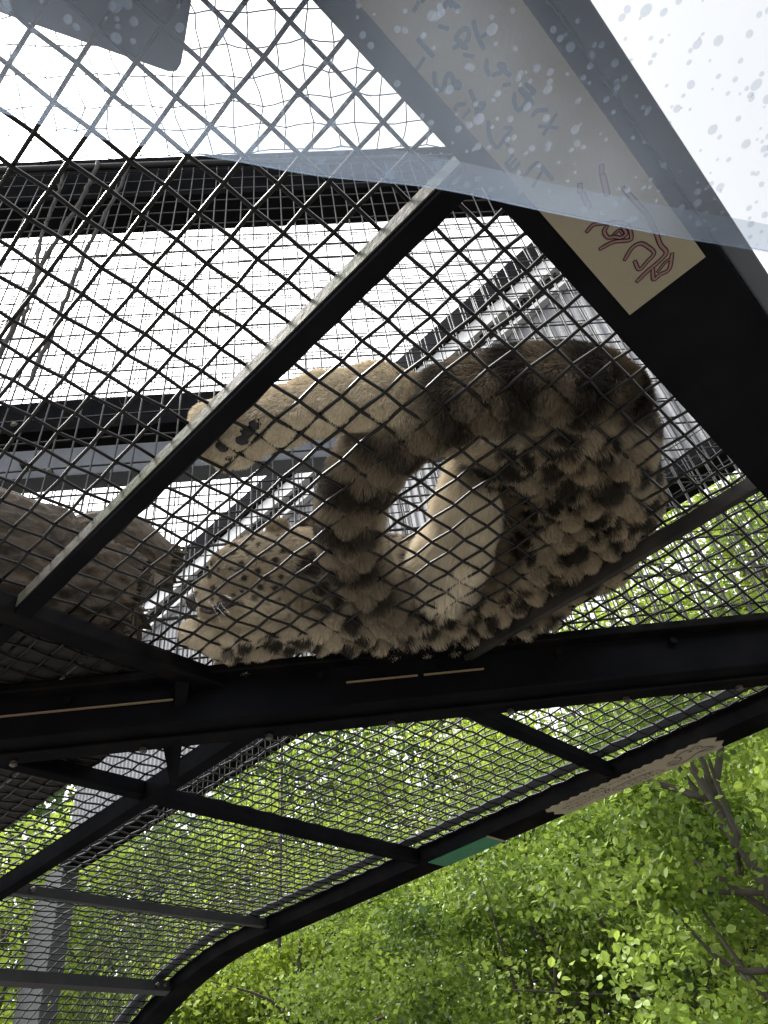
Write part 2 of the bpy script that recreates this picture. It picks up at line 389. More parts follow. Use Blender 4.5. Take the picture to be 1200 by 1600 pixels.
# vertical fine mesh above the edge beam
b = MB(); 
for k in range(92):
    x = -.12 - k * .05 + random.gauss(0, .002); q = bend(x, 2.33); b.tube([q, (q[0] + random.gauss(0, .005), 2.33, q[2] + 1.05)], .0022, 5, False)
for j in range(11): b.tube([np.array(bend(-.1 - k * .2, 2.334)) + np.array([0, 0, .03 + .1 * j + random.gauss(0, .003)]) for k in range(23)], .0022, 5, False)
o = b.build('fine_mesh', M['galv'], cage, smooth=True); o['kind'] = 'stuff'
# thin steel cable hanging beyond the far wing
p0, p1 = at_axis(441, 1120, 1, YF + .1), at_axis(437, 1480, 1, YF + .1)
b = MB(); b.tube(spline([p0 + np.array([0, 0, .3]), p0, (p0 + p1) / 2 + np.array([.004, 0, 0]), p1], 8), .011, 6)
b.tube(spline([p1 + np.array([0, 0, .42]), p1 + np.array([-.03, 0, .2]), p1 + np.array([-.012, 0, 0])], 8), .008, 6)
tag(b.build('hanging_cable', M['rope'], None, smooth=True), 'thin cable hanging in front of the lime green trees', 'cable')

# roof net
net = MB(); nu, nv, cs = 44, 32, .135
NP = {}
for i in range(nu):
    for j in range(nv):
        u = -3.4 + i * cs + .02 * math.sin(j * 1.3 + i) + random.gauss(0, .012); v = DW + .02 - j * cs + random.gauss(0, .012)
        NP[i, j] = np.array(wp(u, v, ZT + .03 + .05 * math.sin(i * .5) * math.sin(j * .45)))
for j in range(nv):
    for i in range(nu - 1):
        a, c = NP[i, j], NP[i + 1, j]
        if max(a[0], c[0]) > -.02: continue
        net.tube([a, (a + c) / 2 + rng.normal(0, .006, 3), c], .0036, 4, False)
for i in range(nu):
    for j in range(nv - 1):
        a, c = NP[i, j], NP[i, j + 1]
        if max(a[0], c[0]) > -.02: continue
        net.tube([a, (a + c) / 2 + rng.normal(0, .006, 3), c], .0036, 4, False)
tag(net.build('roof_net', M['twine']), 'thin knotted twine net stretched against the white sky', 'net')

# ------------------------------------------------------------------ high clad wall on pillars behind the cage
bld = empty('clad_wall', 'high grey corrugated metal wall with black eave on a steel pillar', 'wall')
YF = 4.2
box('core', M['pillar'], bld, -8.95, .05, YF + .035, YF + .22, 4.97, 8.0, 0)
pw = .9
cme = None
for k in range(10):
    xa = .05 - (k + 1) * pw
    if cme is None:
        V, Fc = [], []; n = 80
        for i in range(n + 1):
            xx = pw * i / n; w = .5 + .5 * math.tanh(3 * math.sin(2 * PI * xx / .09))
            V += [(xx, -.014 * w, 0), (xx, -.014 * w, 2.5)]
        for i in range(n): Fc.append((2 * i, 2 * i + 2, 2 * i + 3, 2 * i + 1))
        cme = bpy.data.meshes.new('corrugated_panel'); cme.from_pydata(V, [], Fc)
    o = link('corrugated_panel', cme, M['clad'], bld); o.location = (xa, YF + .03 - (.003 if k % 2 else 0), 5.06)
box('bottom_trim', M['black'], bld, -8.95, .05, YF - .03, YF + .25, 4.94, 5.07)
box('pale_fascia', M['trim'], bld, -8.95, .05, YF - .10, YF + .02, 7.72, 7.93)
box('thin_trim', M['trim'], bld, -8.95, .05, YF - .05, YF + .02, 7.5, 7.56)
ev = box('eave', M['black'], bld, -8.95, .05, YF - .14, YF + .4, 7.94, 8.26)
for k in range(24):
    box('vent_gap', M['black'], bld, -.10 - k * .36, -.30 - k * .36, YF - .06, YF + .015, 7.563, 7.715, 0)
pb = MB(); pb.box(-9.32, -8.9, YF + .0, YF + .2, 0, 4.95)
pil = pb.build('pillar', M['pillar'], bld, bevel=.01)
box('pillar_cover', M['pillar'], bld, -9.72, -9.5, YF + .1, YF + .25, 0, 4.95)
box('pillar', M['pillar'], bld, -.1, .05, YF + .03, YF + .2, 0, 4.94)

# ------------------------------------------------------------------ timber inside the cage
deck = empty('timber_deck', 'dark plank deck lying on the mesh behind the log', 'deck')
for k in range(10):
    y0 = -.51 + k * .145
    box('plank', M['deck'], deck, -3.3 + random.uniform(-.03, .03), -1.37 + random.uniform(-.02, .015), y0, y0 + .138, H + .006, H + .034 + random.uniform(0, .003), .004)
def log(name, pts, rad, label, m, n=110, rough=.011, seed=1, endm=None):
    r2 = np.random.default_rng(seed); P = spline(pts, 26); N = len(P); R_ = np.interp(np.linspace(0, 1, N), np.linspace(0, 1, len(rad)), rad)
    ph = r2.uniform(0, 6, 12); V = []
    ax = P[-1] - P[0]; ax /= np.linalg.norm(ax); up = np.array([0, 0, 1.]); sd_ = np.cross(ax, up); sd_ /= np.linalg.norm(sd_); up = np.cross(sd_, ax)
    for i in range(N):
        for k in range(n):
            w = 2 * PI * k / n
            q = i * .38
            rr = R_[i] * (1 + .06 * math.sin(2 * w + ph[0] + q * .05) + .05 * math.sin(3 * w + ph[1] - q * .09))
            tw_ = w + .10 * math.sin(q * .55 + ph[4]) + .05 * math.sin(q * 1.7 + 3 * w)
            rr += rough * (.75 * abs(math.sin(9 * tw_ + ph[2])) ** .7 + .5 * abs(math.sin(17 * tw_ + ph[3] + .12 * q)) + .35 * math.sin(q * .9 + 5 * math.sin(4 * w + ph[5])) - .8) + r2.normal(0, rough * .12)
            e = 0
            if i in (0, N - 1): e = r2.normal(0, .02)
            V.append(P[i] + ax * e + rr * (math.cos(w) * up + math.sin(w) * sd_))
    Fc = [(i * n + k, i * n + (k + 1) % n, (i + 1) * n + (k + 1) % n, (i + 1) * n + k) for i in range(N - 1) for k in range(n)]
    root = empty(name, label, 'log')
    b = MB(); b.add(V, Fc); b.build('bark', m, root, smooth=True)
    for s_, i in ((1, 0), (-1, N - 1)):
        b = MB(); ring = V[i * n:(i + 1) * n]; c = sum(ring) / n
        inner = [c + (p - c) * .55 + r2.normal(0, .006, 3) for p in ring]
        Vv = ring + inner + [c]
        ff = [(k, (k + 1) % n, n + (k + 1) % n, n + k) for k in range(n)] + [(n + k, n + (k + 1) % n, 2 * n) for k in range(n)]
        b.add(Vv, [q if s_ > 0 else q[::-1] for q in ff])
        b.build('cut_end', endm or M['cutwood'], root)
    return root
le, lf = at(214, 945, H + .15), at(0, 892, H + .20)
log('tree_log', [lf + (lf - le) * 2.2, lf, (le + lf) / 2, le], [.18, .17, .14, .105], 'thick mossy brown log lying across the cage floor', M['bark'], seed=3)
l2, l3 = at(190, 812, H + .38), at(300, 850, H + .40)
log('timber_offcut', [at(60, 850, H + .36), at(180, 840, H + .38), at(262, 885, H + .38)], [.05, .075, .06], 'paler timber offcut lying on top of the thick log', M['cutwood'], seed=5, rough=.003)

# dark board on the mesh overhead
bc = at(281, 112, H + .02); d1 = at(25, 22, H + .02) - bc; d1 /= np.linalg.norm(d1); d2 = np.array([-d1[1], d1[0], 0]) * -1
if d2 @ (at(325, 0, H + .02) - bc) < 0: d2 = -d2
b = MB(); cs_ = [(0, .012), (.0035, .0035), (.012, 0), (.6, 0), (.6, .42), (0, .42)]
V = [bc + d1 * u + d2 * v + np.array([0, 0, z]) for z in (-.013, .012) for u, v in cs_]; n = len(cs_)
b.add(V, [tuple(range(n)), tuple(range(2 * n - 1, n - 1, -1))] + [(k, k + n, (k + 1) % n + n, (k + 1) % n) for k in range(n)])
brd = b.build('feeding_board', M['board']); tag(brd, 'dark blue-grey board with rounded corner lying on the mesh', 'board')

# ------------------------------------------------------------------ signs
ZS = H - .0625
def ribbon(b, px, w, z, off=0, k=5, close=False):
    P = [at(x, y, z)[:2] for x, y in px]
    if close: P = P + [P[0]]
    P = spline([np.array([*p, 0]) for p in P], k) if len(P) > 2 else [np.array([*p, 0]) for p in P]
    N = len(P); V = []
    for i in range(N):
        t = P[min(i + 1, N - 1)] - P[max(i - 1, 0)]; t /= np.linalg.norm(t) + 1e-9
        n = np.array([-t[1], t[0], 0]); e = (-t if i == 0 else t if i == N - 1 else 0 * t) * w * .4
        ww = w * (.8 if i in (0, N - 1) else 1)
        for s in (-.5, .5): V.append((P[i] + n * s * ww + e) + np.array([0, 0, z - off]))
    b.add(V, [(2 * i, 2 * i + 1, 2 * i + 3, 2 * i + 2) for i in range(N - 1)])
sg = empty('banner_sign', 'long cream paper sign with blue and pink handwriting under the wide black beam', 'sign')
xl, xr, ye = -.086, .038, .762
b = MB(); b.box(xl, xr, -.9, ye, ZS - .0006, ZS + .0024); b.build('paper', M['paper'], sg)
S1 = lambda l: [(600 + x / 4, y / 4) for x, y in l]
S2 = lambda l: [(820 + x / 4, 230 + y / 4) for x, y in l]
blue = [[(190, 62), (212, 22)], [(240, 4), (262, -16)], [(378, 42), (400, 6), (440, 30), (466, 52)], [(420, 34), (400, 4), (392, -30)],
        [(350, 165), (395, 178)], [(440, 298), (482, 270), (452, 244), (468, 204), (505, 180), (530, 200), (522, 250), (490, 290), (515, 298)],
        [(560, 140), (575, 200), (600, 260), (622, 300)], [(590, 245), (635, 215)], [(505, 342), (552, 352)],
        [(215, 248), (250, 290), (304, 348)], [(210, 425), (247, 368)],
        [(315, 458), (320, 520), (345, 562), (375, 540), (385, 490), (405, 460), (432, 490), (430, 535), (412, 556)], [(440, 545), (470, 550), (472, 525), (440, 505)],
        [(640, 378), (640, 430), (656, 466)], [(685, 468), (738, 446), (718, 402), (750, 410), (760, 450), (785, 466)], [(752, 532), (784, 526)],
        [(815, 590), (815, 640), (840, 690), (880, 655), (890, 612), (850, 560)], [(852, 556), (900, 600), (926, 648)], [(890, 528), (938, 574), (904, 592)],
        [(445, 684), (462, 656), (502, 650)], [(540, 568), (560, 620), (580, 670), (580, 718)], [(560, 650), (600, 692), (626, 650), (606, 648)], [(498, 732), (532, 692)],
        [(650, 765), (660, 850), (690, 910), (715, 916), (750, 870), (792, 805), (755, 800)], [(750, 870), (776, 908)],
        [(762, 1022), (802, 974)], [(762, 1022), (804, 1066), (844, 1020)], [(782, 1042), (822, 998)],
        [(930, 722), (960, 692), (1016, 688)], [(1074, 720), (1000, 836)], [(974, 788), (1082, 800)],
        [(878, 1102), (950, 1020), (1000, 1060), (1052, 1118)], [(988, 1072), (932, 1162)],
        # further strokes of the same lines, above the frame
        [(120, -60), (170, -110)], [(300, -80), (330, -140), (380, -120)], [(60, -160), (110, -210)]]
b = MB(); b2 = MB()
for s_ in blue:
    p = S1(s_); ribbon(b2, p, .0050, ZS - .0012); ribbon(b, p, .0036, ZS - .0015)
b2.build('blue_lettering', M['ink_blue'], sg)
M['ink_blue2'] = mat('blue_ink_fill', (.035, .07, .095), .7); b.build('blue_lettering', M['ink_blue2'], sg)
red = [([(480, 122), (481, 158)], .0085), ([(488, 182), (500, 230), (514, 290)], .0085), ([(345, 240), (345, 272)], .0085), ([(362, 290), (385, 340), (400, 370)], .0075),
       ([(618, 258), (700, 350), (770, 430), (822, 540), (848, 610), (884, 660), (830, 722), (770, 772), (705, 836)], .0068),
       ([(626, 700), (672, 628), (722, 602), (766, 620), (808, 662), (768, 712), (716, 764), (688, 716)], .0062),
       ([(800, 764), (806, 826), (846, 796), (902, 762), (920, 670)], .0066), ([(906, 700), (876, 722), (832, 776)], .005),
       ([(390, 525), (432, 484), (512, 474)], .006), ([(512, 496), (496, 528), (520, 564), (560, 560), (600, 566), (634, 540), (612, 500)], .0062),
       ([(474, 634), (556, 592), (650, 582), (666, 560), (650, 500), (610, 476), (540, 470)], .0062), ([(556, 545), (590, 520), (610, 540)], .0045)]
b = MB(); b2 = MB()
for s_, w in red:
    p = S2(s_); ribbon(b2, p, w + .0006, ZS - .0010); ribbon(b, p, w - .0032, ZS - .0016)
b2.build('lettering_outline', M['ink_dark'], sg); b.build('pink_lettering', M['ink_red'], sg)

zs = empty('zigzag_sign', 'small cream sign with zigzag edges and doodles under the edge beam', 'sign')
zq0, zq1 = -1.30, -.70
def zpt(u, v, z): return (zq0 + (zq1 - zq0) * u, 2.279 + .106 * v, z)
n = 30; V, top, bot = [], [], []
for k in range(n + 1):
    u = k / n; zz = .05 if k % 2 else -.02
    top.append((u, 0 - zz * 1.2)); bot.append((u, 1 + zz * .6))
out = [(-.02, .0), (-.035, .2), (-.005, .38), (-.03, .6), (.0, .8)]
poly = top + [(1.03, .2), (1.0, .4), (1.035, .6), (1.0, .85)] + bot[::-1] + out[::-1]
b = MB(); nn = len(poly); b.add([zpt(u, min(v, 1.03), ZS) for u, v in poly] + [zpt(u, min(v, 1.03), ZS + .0025) for u, v in poly],
    [tuple(range(nn))[::-1], tuple(range(nn, 2 * nn))] + [(k, (k + 1) % nn, (k + 1) % nn + nn, k + nn) for k in range(nn)])
b.build('board', M['paper'], zs)
def rib2(b, uv, w, k=4):
    P = [np.array(zpt(u, v, ZS - .001)) for u, v in uv]; P = spline(P, k) if len(P) > 2 else P; N = len(P); V = []
    for i in range(N):
        t = P[min(i + 1, N - 1)] - P[max(i - 1, 0)]; t /= np.linalg.norm(t) + 1e-9; nrm = np.array([-t[1], t[0], 0])
        V += [P[i] - nrm * w / 2, P[i] + nrm * w / 2]
    b.add(V, [(2 * i, 2 * i + 1, 2 * i + 3, 2 * i + 2) for i in range(N - 1)])
b = MB(); r3 = random.Random(4)
cat = [(.70, .62), (.74, .70), (.79, .58), (.80, .42), (.78, .30), (.82, .18), (.86, .14), (.885, .24), (.91, .14), (.935, .26), (.93, .42), (.955, .5), (.97, .66), (.92, .6), (.86, .66), (.82, .8), (.76, .82), (.72, .72)]
rib2(b, cat, .0035)
rib2(b, [(.90, .62), (.94, .78), (.98, .72)], .003); rib2(b, [(.86, .3), (.875, .36)], .006); rib2(b, [(.905, .3), (.915, .36)], .006)
rib2(b, [(.77, .5), (.745, .44), (.72, .5), (.735, .58), (.76, .56)], .003)
rib2(b, [(.42, .88), (.36, .7), (.38, .56), (.46, .5), (.56, .5), (.62, .56)], .003)
for row, (v0, ua, ub) in enumerate(((.22, .10, .60), (.45, .05, .34), (.68, .06, .33), (.66, .42, .66), (.84, .46, .68))):
    u = ua
    while u < ub:
        wd = r3.uniform(.012, .026)
        pts = [(u + r3.uniform(0, wd), v0 + r3.uniform(-.08, .08)) for _ in range(r3.choice((2, 3, 3, 4)))]
        rib2(b, pts, .0026, 3); rib2(b, [(u, v0 - .06), (u + wd * .8, v0 - .05)], .0024)
        u += wd + .008
for u in (.335, .36): rib2(b, [(u, .42), (u - .02, .62)], .004)
b.build('doodles', M['ink_dark'], zs)
gs = empty('green_sign', 'dark green plastic sign under the edge beam', 'sign')
b = MB(); b.box(-1.86, -1.58, 2.283, 2.386, ZS - .001, ZS + .0025); b.build('panel', M['green'], gs)
b = MB(); b.box(-1.578, -1.57, 2.283, 2.386, ZS - .001, ZS + .0025); b.build('pale_border', M['paper'], gs)

# ------------------------------------------------------------------ clear vinyl rain sheet
vin = empty('rain_sheet', 'clear vinyl rain sheet beaded with droplets hung below the cage', 'sheet')
epx = [(-330, 90), (-120, 140), (0, 172), (110, 205), (220, 225), (360, 248), (500, 273), (680, 292), (850, 328), (1030, 364), (1200, 393), (1340, 425), (1500, 470)]
E_ = spline([at(x, y, 2.2) for x, y in epx], 4); e = E_[-1] - E_[0]; e[2] = 0; e /= np.linalg.norm(e); nn_ = np.array([e[1], -e[0], 0])
def vs_pt(i, t):
    p = E_[i] + nn_ * t; p = p - e * (.55 * t)
    p[2] = 2.2 + .316 * t + .004 * math.sin(i * .55 + t * 9) * min(1, t * 8) + .003 * math.sin(i * 1.3 - t * 17) * min(1, t * 8)
    return p
ts = np.linspace(0, 1.0, 34); b = MB(); nE = len(E_)
b.add([vs_pt(i, t) for t in ts for i in range(nE)], [(j * nE + i, j * nE + i + 1, (j + 1) * nE + i + 1, (j + 1) * nE + i) for j in range(len(ts) - 1) for i in range(nE - 1)])
b.build('sheet', M['vinyl'], vin, smooth=True)
b = MB(); hw = [0, .003, .02, .021]; hz = [0, -.002, -.002, -.0005]
b.add([vs_pt(i, t) + np.array([0, 0, z]) for t, z in zip(hw, hz) for i in range(nE)], [(j * nE + i, j * nE + i + 1, (j + 1) * nE + i + 1, (j + 1) * nE + i) for j in range(3) for i in range(nE - 1)])
b.build('hem', M['hem'], vin, smooth=True)
b = MB(); b.tube([vs_pt(i, 0) + np.array([0, 0, -.001]) for i in range(nE)], .0011, 6); b.build('hem_cord', M['hem'], vin, smooth=True)
b = MB()
for _ in range(1700):
    i = random.uniform(6, nE - 8); t = abs(random.gauss(0, .2)) + .004
    if random.random() > .3 + .7 * (i / nE): continue
    if t > .5: continue
    i0 = int(i); p = vs_pt(i0, t) * (1 - (i - i0)) + vs_pt(i0 + 1, t) * (i - i0)
    r = min(.0042, .0019 * math.exp(random.gauss(.1, .38))); hgt = r * .5
    rings = [(1, 0), (.8, .6), (.4, .92)]; V = []
    el = random.uniform(.85, 1.25)
    for q, zz in rings:
        for k in range(9): V.append(p + np.array([r * q * el * math.cos(2 * PI * k / 9), r * q * math.sin(2 * PI * k / 9), -.0006 - hgt * zz]))
    V.append(p + np.array([0, 0, -.0006 - hgt]))
    Fc = [(a * 9 + k, a * 9 + (k + 1) % 9, a * 9 + 9 + (k + 1) % 9, a * 9 + 9 + k) for a in range(2) for k in range(9)] + [(18 + k, 18 + (k + 1) % 9, 27) for k in range(9)]
    b.add(V, Fc)
o = b.build('droplets', M['drop'], vin, smooth=True); o['kind'] = 'stuff'
#@@LEOPARD
# ------------------------------------------------------------------ the snow leopard asleep on the mesh
leo = empty('snow_leopard', 'snow leopard asleep on the wire mesh with its banded tail curled over', 'leopard')
#           photo x, y of the centre line, height above mesh, radius, paleness, spot strength, hair length
def chain(name, pts, pale, spot, hl, kind, k=.03): return dict(name=name, pts=[(at(x, y, H + h), r) for x, y, h, r in pts], pale=pale, spot=spot, hl=hl, kind=kind, k=k)
BODY = [
    chain('trunk', [(875, 715, .14, .150), (875, 800, .145, .165), (800, 885, .14, .155), (690, 925, .135, .14), (590, 925, .13, .13), (515, 915, .13, .12)], .25, 1, .022, 'body'),
    chain('rump', [(890, 650, .10, .105), (938, 685, .10, .098), (938, 775, .11, .115), (915, 850, .11, .110)], .12, 1, .022, 'body'),
    chain('thigh', [(880, 700, .10, .13), (800, 690, .085, .085)], .15, 1, .024, 'body'),
    chain('belly', [(742, 742, .095, .042), (730, 795, .092, .050), (708, 858, .09, .060), (690, 905, .09, .075)], .95, .1, .040, 'body'),
    chain('flank', [(620, 960, .075, .085), (500, 960, .07, .075), (690, 965, .06, .07), (820, 930, .07, .085)], .55, .85, .026, 'body'),
    chain('hind_leg', [(800, 680, .09, .075), (690, 650, .085, .06), (585, 618, .058, .052), (505, 630, .052, .050), (430, 654, .046, .046)], .92, .1, .012, 'leg', .02),
    chain('hind_paw', [(430, 654, .044, .046), (372, 676, .042, .048), (345, 672, .038, .040)], .9, .1, .014, 'leg', .02),
    chain('toe', [(352, 650, .040, .03), (322, 652, .042, .022)], .9, 0, .014, 'leg', .012),
    chain('toe', [(350, 672, .040, .03), (318, 684, .040, .021)], .9, 0, .014, 'leg', .012),
    chain('toe', [(355, 690, .036, .028), (333, 702, .036, .020)], .9, 0, .013, 'leg', .012),
    chain('toe', [(372, 700, .036, .027), (352, 716, .036, .017)], .9, 0, .013, 'leg', .012),
    chain('neck', [(530, 895, .14, .105), (462, 882, .135, .080)], .25, .9, .022, 'body', .02),
    chain('skull', [(432, 880, .135, .072), (402, 885, .125, .070), (376, 889, .115, .058)], .38, 1, .010, 'head', .015),
    chain('brow', [(384, 868, .135, .034), (350, 880, .122, .028)], .25, .7, .008, 'head', .012),
    chain('bridge', [(360, 893, .115, .036), (322, 925, .092, .026)], .35, .5, .006, 'head', .012),
    chain('muzzle', [(362, 922, .090, .042), (334, 937, .080, .036), (322, 942, .078, .031)], .8, .6, .006, 'head', .010),
    chain('jaw', [(405, 950, .075, .046), (352, 968, .058, .030), (326, 972, .056, .022)], .95, .1, .008, 'head', .010),
    chain('cheek', [(432, 925, .095, .058), (402, 922, .085, .052)], .98, .35, .014, 'head', .015),
    chain('ear', [(437, 846, .185, .026), (434, 826, .192, .023)], .2, .5, .012, 'ear', .008),
    chain('ear', [(475, 836, .26, .022), (482, 818, .265, .019)], .2, .5, .012, 'ear', .008),
    chain('foreleg', [(520, 965, .06, .065), (430, 985, .04, .05), (350, 1000, .032, .038)], .7, .7, .018, 'leg', .02),
    chain('forepaw', [(350, 998, .033, .04), (305, 990, .032, .032)], .95, .1, .012, 'leg', .018),
    chain('foreleg', [(420, 1000, .05, .05), (380, 1020, .03, .04), (362, 1028, .024, .032)], .8, .8, .018, 'leg', .02),
]
TAIL = [chain('tail', [(965, 628, 0.092, 0.054), (912, 604, 0.069, 0.060), (840, 603, 0.059, 0.060), (760, 616, 0.055, 0.058), (690, 636, 0.054, 0.056), (628, 672, 0.054, 0.054), (578, 722, 0.053, 0.053), (549, 785, 0.053, 0.053), (549, 848, 0.053, 0.053), (578, 908, 0.054, 0.054), (622, 952, 0.053, 0.051), (640, 968, 0.051, 0.040)], .2, 1, .024, 'tail', .02)]
tailpts = spline([p for p, r in TAIL[0]['pts']], 5); tailr = np.interp(np.linspace(0, 1, len(tailpts)), np.linspace(0, 1, len(TAIL[0]['pts'])), [r for p, r in TAIL[0]['pts']])
TAIL[0]['pts'] = list(zip(tailpts, tailr))
segs = []                                         # capsule segments with their coat values
for ci, c in enumerate(BODY + TAIL):
    acc = 0
    for (p, r), (q, s) in zip(c['pts'][:-1], c['pts'][1:]):
        L = np.linalg.norm(q - p); segs.append((p, r, q, s, ci, acc, L, c)); acc += L
ALLC = BODY + TAIL
def seg_d(P, sg_):
    p, r, q, s = sg_[:4]; d = q - p; t = np.clip(((P - p) @ d) / (d @ d), 0, 1)
    return np.linalg.norm(P - (p + t[..., None] * d), axis=-1) - (r + (s - r) * t), t
def floor_z(x, y):
    w = np.abs(np.sin(PI * (x - GX) / CELL) * np.sin(PI * (y - GY) / CELL))
    return H + .007 - .022 * w ** .6
VX = .0068
allp = np.array([p for s in segs for p in (s[0], s[2])]); lo = allp.min(0) - .2; hi = allp.max(0) + .2; lo[2] = H - .06; hi[2] = H + .36
dims = np.ceil((hi - lo) / VX).astype(int)
axs = [lo[k] + VX * np.arange(dims[k]) for k in range(3)]
def field(parts, ids):
    D = np.full(dims, .2, dtype=np.float32)
    for s in segs:
        if s[4] not in ids: continue
        p, r, q, t_ = s[:4]; pad = max(r, t_) + .07
        a = np.maximum(((np.minimum(p, q) - pad - lo) / VX).astype(int), 0); b_ = np.minimum(((np.maximum(p, q) + pad - lo) / VX).astype(int) + 1, dims)
        if (b_ <= a).any(): continue
        G = np.stack(np.meshgrid(*[axs[k][a[k]:b_[k]] for k in range(3)], indexing='ij'), -1)
        d, _ = seg_d(G, s); k = s[7]['k']; sub = D[a[0]:b_[0], a[1]:b_[1], a[2]:b_[2]]
        h = np.clip(.5 + .5 * (sub - d) / k, 0, 1)
        sub[...] = sub * (1 - h) + d * h - k * h * (1 - h)
    return D
nb = len(BODY)
paws = {i for i, c in enumerate(BODY) if c['name'] in ('foreleg', 'forepaw')}
D = field(BODY, set(range(nb)) - paws); D = np.minimum(D, field(BODY, paws))
D2 = field(TAIL, {nb}); D = np.minimum(D, D2); del D2
gx, gy = np.meshgrid(axs[0], axs[1], indexing='ij')
fz = floor_z(gx, gy)
D = np.maximum(D, (fz[:, :, None] - axs[2][None, None, :]).astype(np.float32) * .8)
def surface_nets(D):
    S = D < 0; n = np.array(D.shape) - 1
    cnt = np.zeros(n, np.int8)
    offs = [(i, j, k) for i in (0, 1) for j in (0, 1) for k in (0, 1)]
    sl_ = lambda o: tuple(slice(o[a], o[a] + n[a]) for a in range(3))
    for o in offs: cnt += S[sl_(o)]
    act = (cnt > 0) & (cnt < 8); idx = np.argwhere(act); vid = -np.ones(n, np.int64); vid[act] = np.arange(len(idx))
    acc = np.zeros((len(idx), 3)); w = np.zeros(len(idx))
    for o in offs:
        for a in range(3):
            if o[a]: continue
            o2 = list(o); o2[a] = 1
            d0 = D[tuple((idx + o).T)]; d1 = D[tuple((idx + o2).T)]
            m_ = (d0 < 0) != (d1 < 0); t = np.where(m_, d0 / np.where(m_, d0 - d1, 1), 0)
            pt = idx + np.array(o, float); pt[:, a] += t
            acc[m_] += pt[m_]; w[m_] += 1
    V = acc / w[:, None]
    Q = []
    for a in range(3):
        b, c = (a + 1) % 3, (a + 2) % 3
        sa = [slice(None)] * 3; sb = [slice(None)] * 3; sa[a] = slice(0, -1); sb[a] = slice(1, None)
        A = S[tuple(sa)]; B = S[tuple(sb)]; E = np.argwhere(A != B); inside = A[tuple(E.T)]
        ok = (E[:, b] > 0) & (E[:, c] > 0) & (E[:, b] < n[b]) & (E[:, c] < n[c]) & (E[:, a] < n[a]); E = E[ok]; inside = inside[ok]
        def v(db, dc):
            e_ = E.copy(); e_[:, b] += db; e_[:, c] += dc; return vid[tuple(e_.T)]
        q = np.stack([v(-1, -1), v(0, -1), v(0, 0), v(-1, 0)], 1)
        q[~inside] = q[~inside][:, ::-1]; Q.append(q)
    return V, np.concatenate(Q)
SV, SQ = surface_nets(D); SV = lo + SV * VX
SQ = SQ[(SQ >= 0).all(1)]
me = bpy.data.meshes.new('body'); me.from_pydata(SV.tolist(), [], SQ.tolist()); me.update()
me.polygons.foreach_set('use_smooth', [True] * len(me.polygons))
NV = np.zeros(len(SV) * 3, np.float32); me.vertices.foreach_get('normal', NV); NV = NV.reshape(-1, 3).astype(float)
# outward check
c0 = SV.mean(0)
if ((SV - c0) * NV).sum(1).mean() < 0: me.flip_normals(); NV = -NV
body = link('body', me, M['coat'], leo)

# coat values per vertex from the nearest chains
W = np.full((len(SV), len(ALLC)), 1e3); TT = np.zeros((len(SV), len(ALLC))); FL = np.zeros((len(SV), len(ALLC), 3))
for s in segs:
    d, t = seg_d(SV, s); ci = s[4]; better = d < W[:, ci]
    W[better, ci] = d[better]; TT[better, ci] = s[5] + t[better] * s[6]
    FL[better, ci] = (s[2] - s[0]) / s[6]
sign = np.array([{'trunk': -1, 'neck': -1, 'skull': -1, 'muzzle': -1, 'jaw': -1, 'cheek': -1, 'brow': -1, 'belly': 1, 'flank': 1, 'rump': 1}.get(c['name'], 1) for c in ALLC])
near = W.argmin(1)
ww = np.exp(-np.clip(W - W.min(1, keepdims=True), 0, .3) / .008); ww /= ww.sum(1, keepdims=True)
pale = ww @ np.array([c['pale'] for c in ALLC]); spot = ww @ np.array([c['spot'] for c in ALLC]); hlen = ww @ np.array([c['hl'] for c in ALLC])
flow = np.einsum('vc,vcd->vd', ww * sign, FL)
tail_w = ww[:, nb]; tail_t = TT[:, nb]
is_head = np.array([c['kind'] == 'head' for c in ALLC]); head_w = (ww[:, is_head]).sum(1)
def sn(P, f, ph=0): return (np.sin(P[:, 0] * f + 1.3 * np.sin(P[:, 1] * f * .7 + ph) + ph) + np.sin(P[:, 1] * f * 1.1 + 1.7 * np.sin(P[:, 2] * f * .8 + ph * 2)) + np.sin(P[:, 2] * f * 1.2 + 1.1 * np.sin(P[:, 0] * f * .9 + ph))) / 3
# pale underside lifts only where the animal itself is pale
r5 = np.random.default_rng(11)
order = r5.permutation(len(SV)); seeds = []; srad = []
kd = None
gridc = {}
for i in order:
    if spot[i] < .08 or tail_w[i] > .5: continue
    small = head_w[i] > .5
    dmin = .024 if small else (.078 if spot[i] > .5 else .085)
    p = SV[i]; key = tuple((p / .09).astype(int)); ok = True
    for a in (-1, 0, 1):
        for b_ in (-1, 0, 1):
            for c_ in (-1, 0, 1):
                for j in gridc.get((key[0] + a, key[1] + b_, key[2] + c_), ()):
                    if np.sum((seeds[j] - p) ** 2) < (dmin * (.5 + .5 * (srad[j] < .015 or not small))) ** 2: ok = False; break
                if not ok: break
            if not ok: break
        if not ok: break
    if ok:
        gridc.setdefault(key, []).append(len(seeds)); seeds.append(p); srad.append((r5.uniform(.005, .0095) if small else r5.uniform(.030, .044)) * (1 if spot[i] > .4 else .55))
    if len(seeds) > 900: break
seeds = np.array(seeds); srad = np.array(srad)
skd = KDTree(len(seeds)); [skd.insert(s, i) for i, s in enumerate(seeds)]; skd.balance()
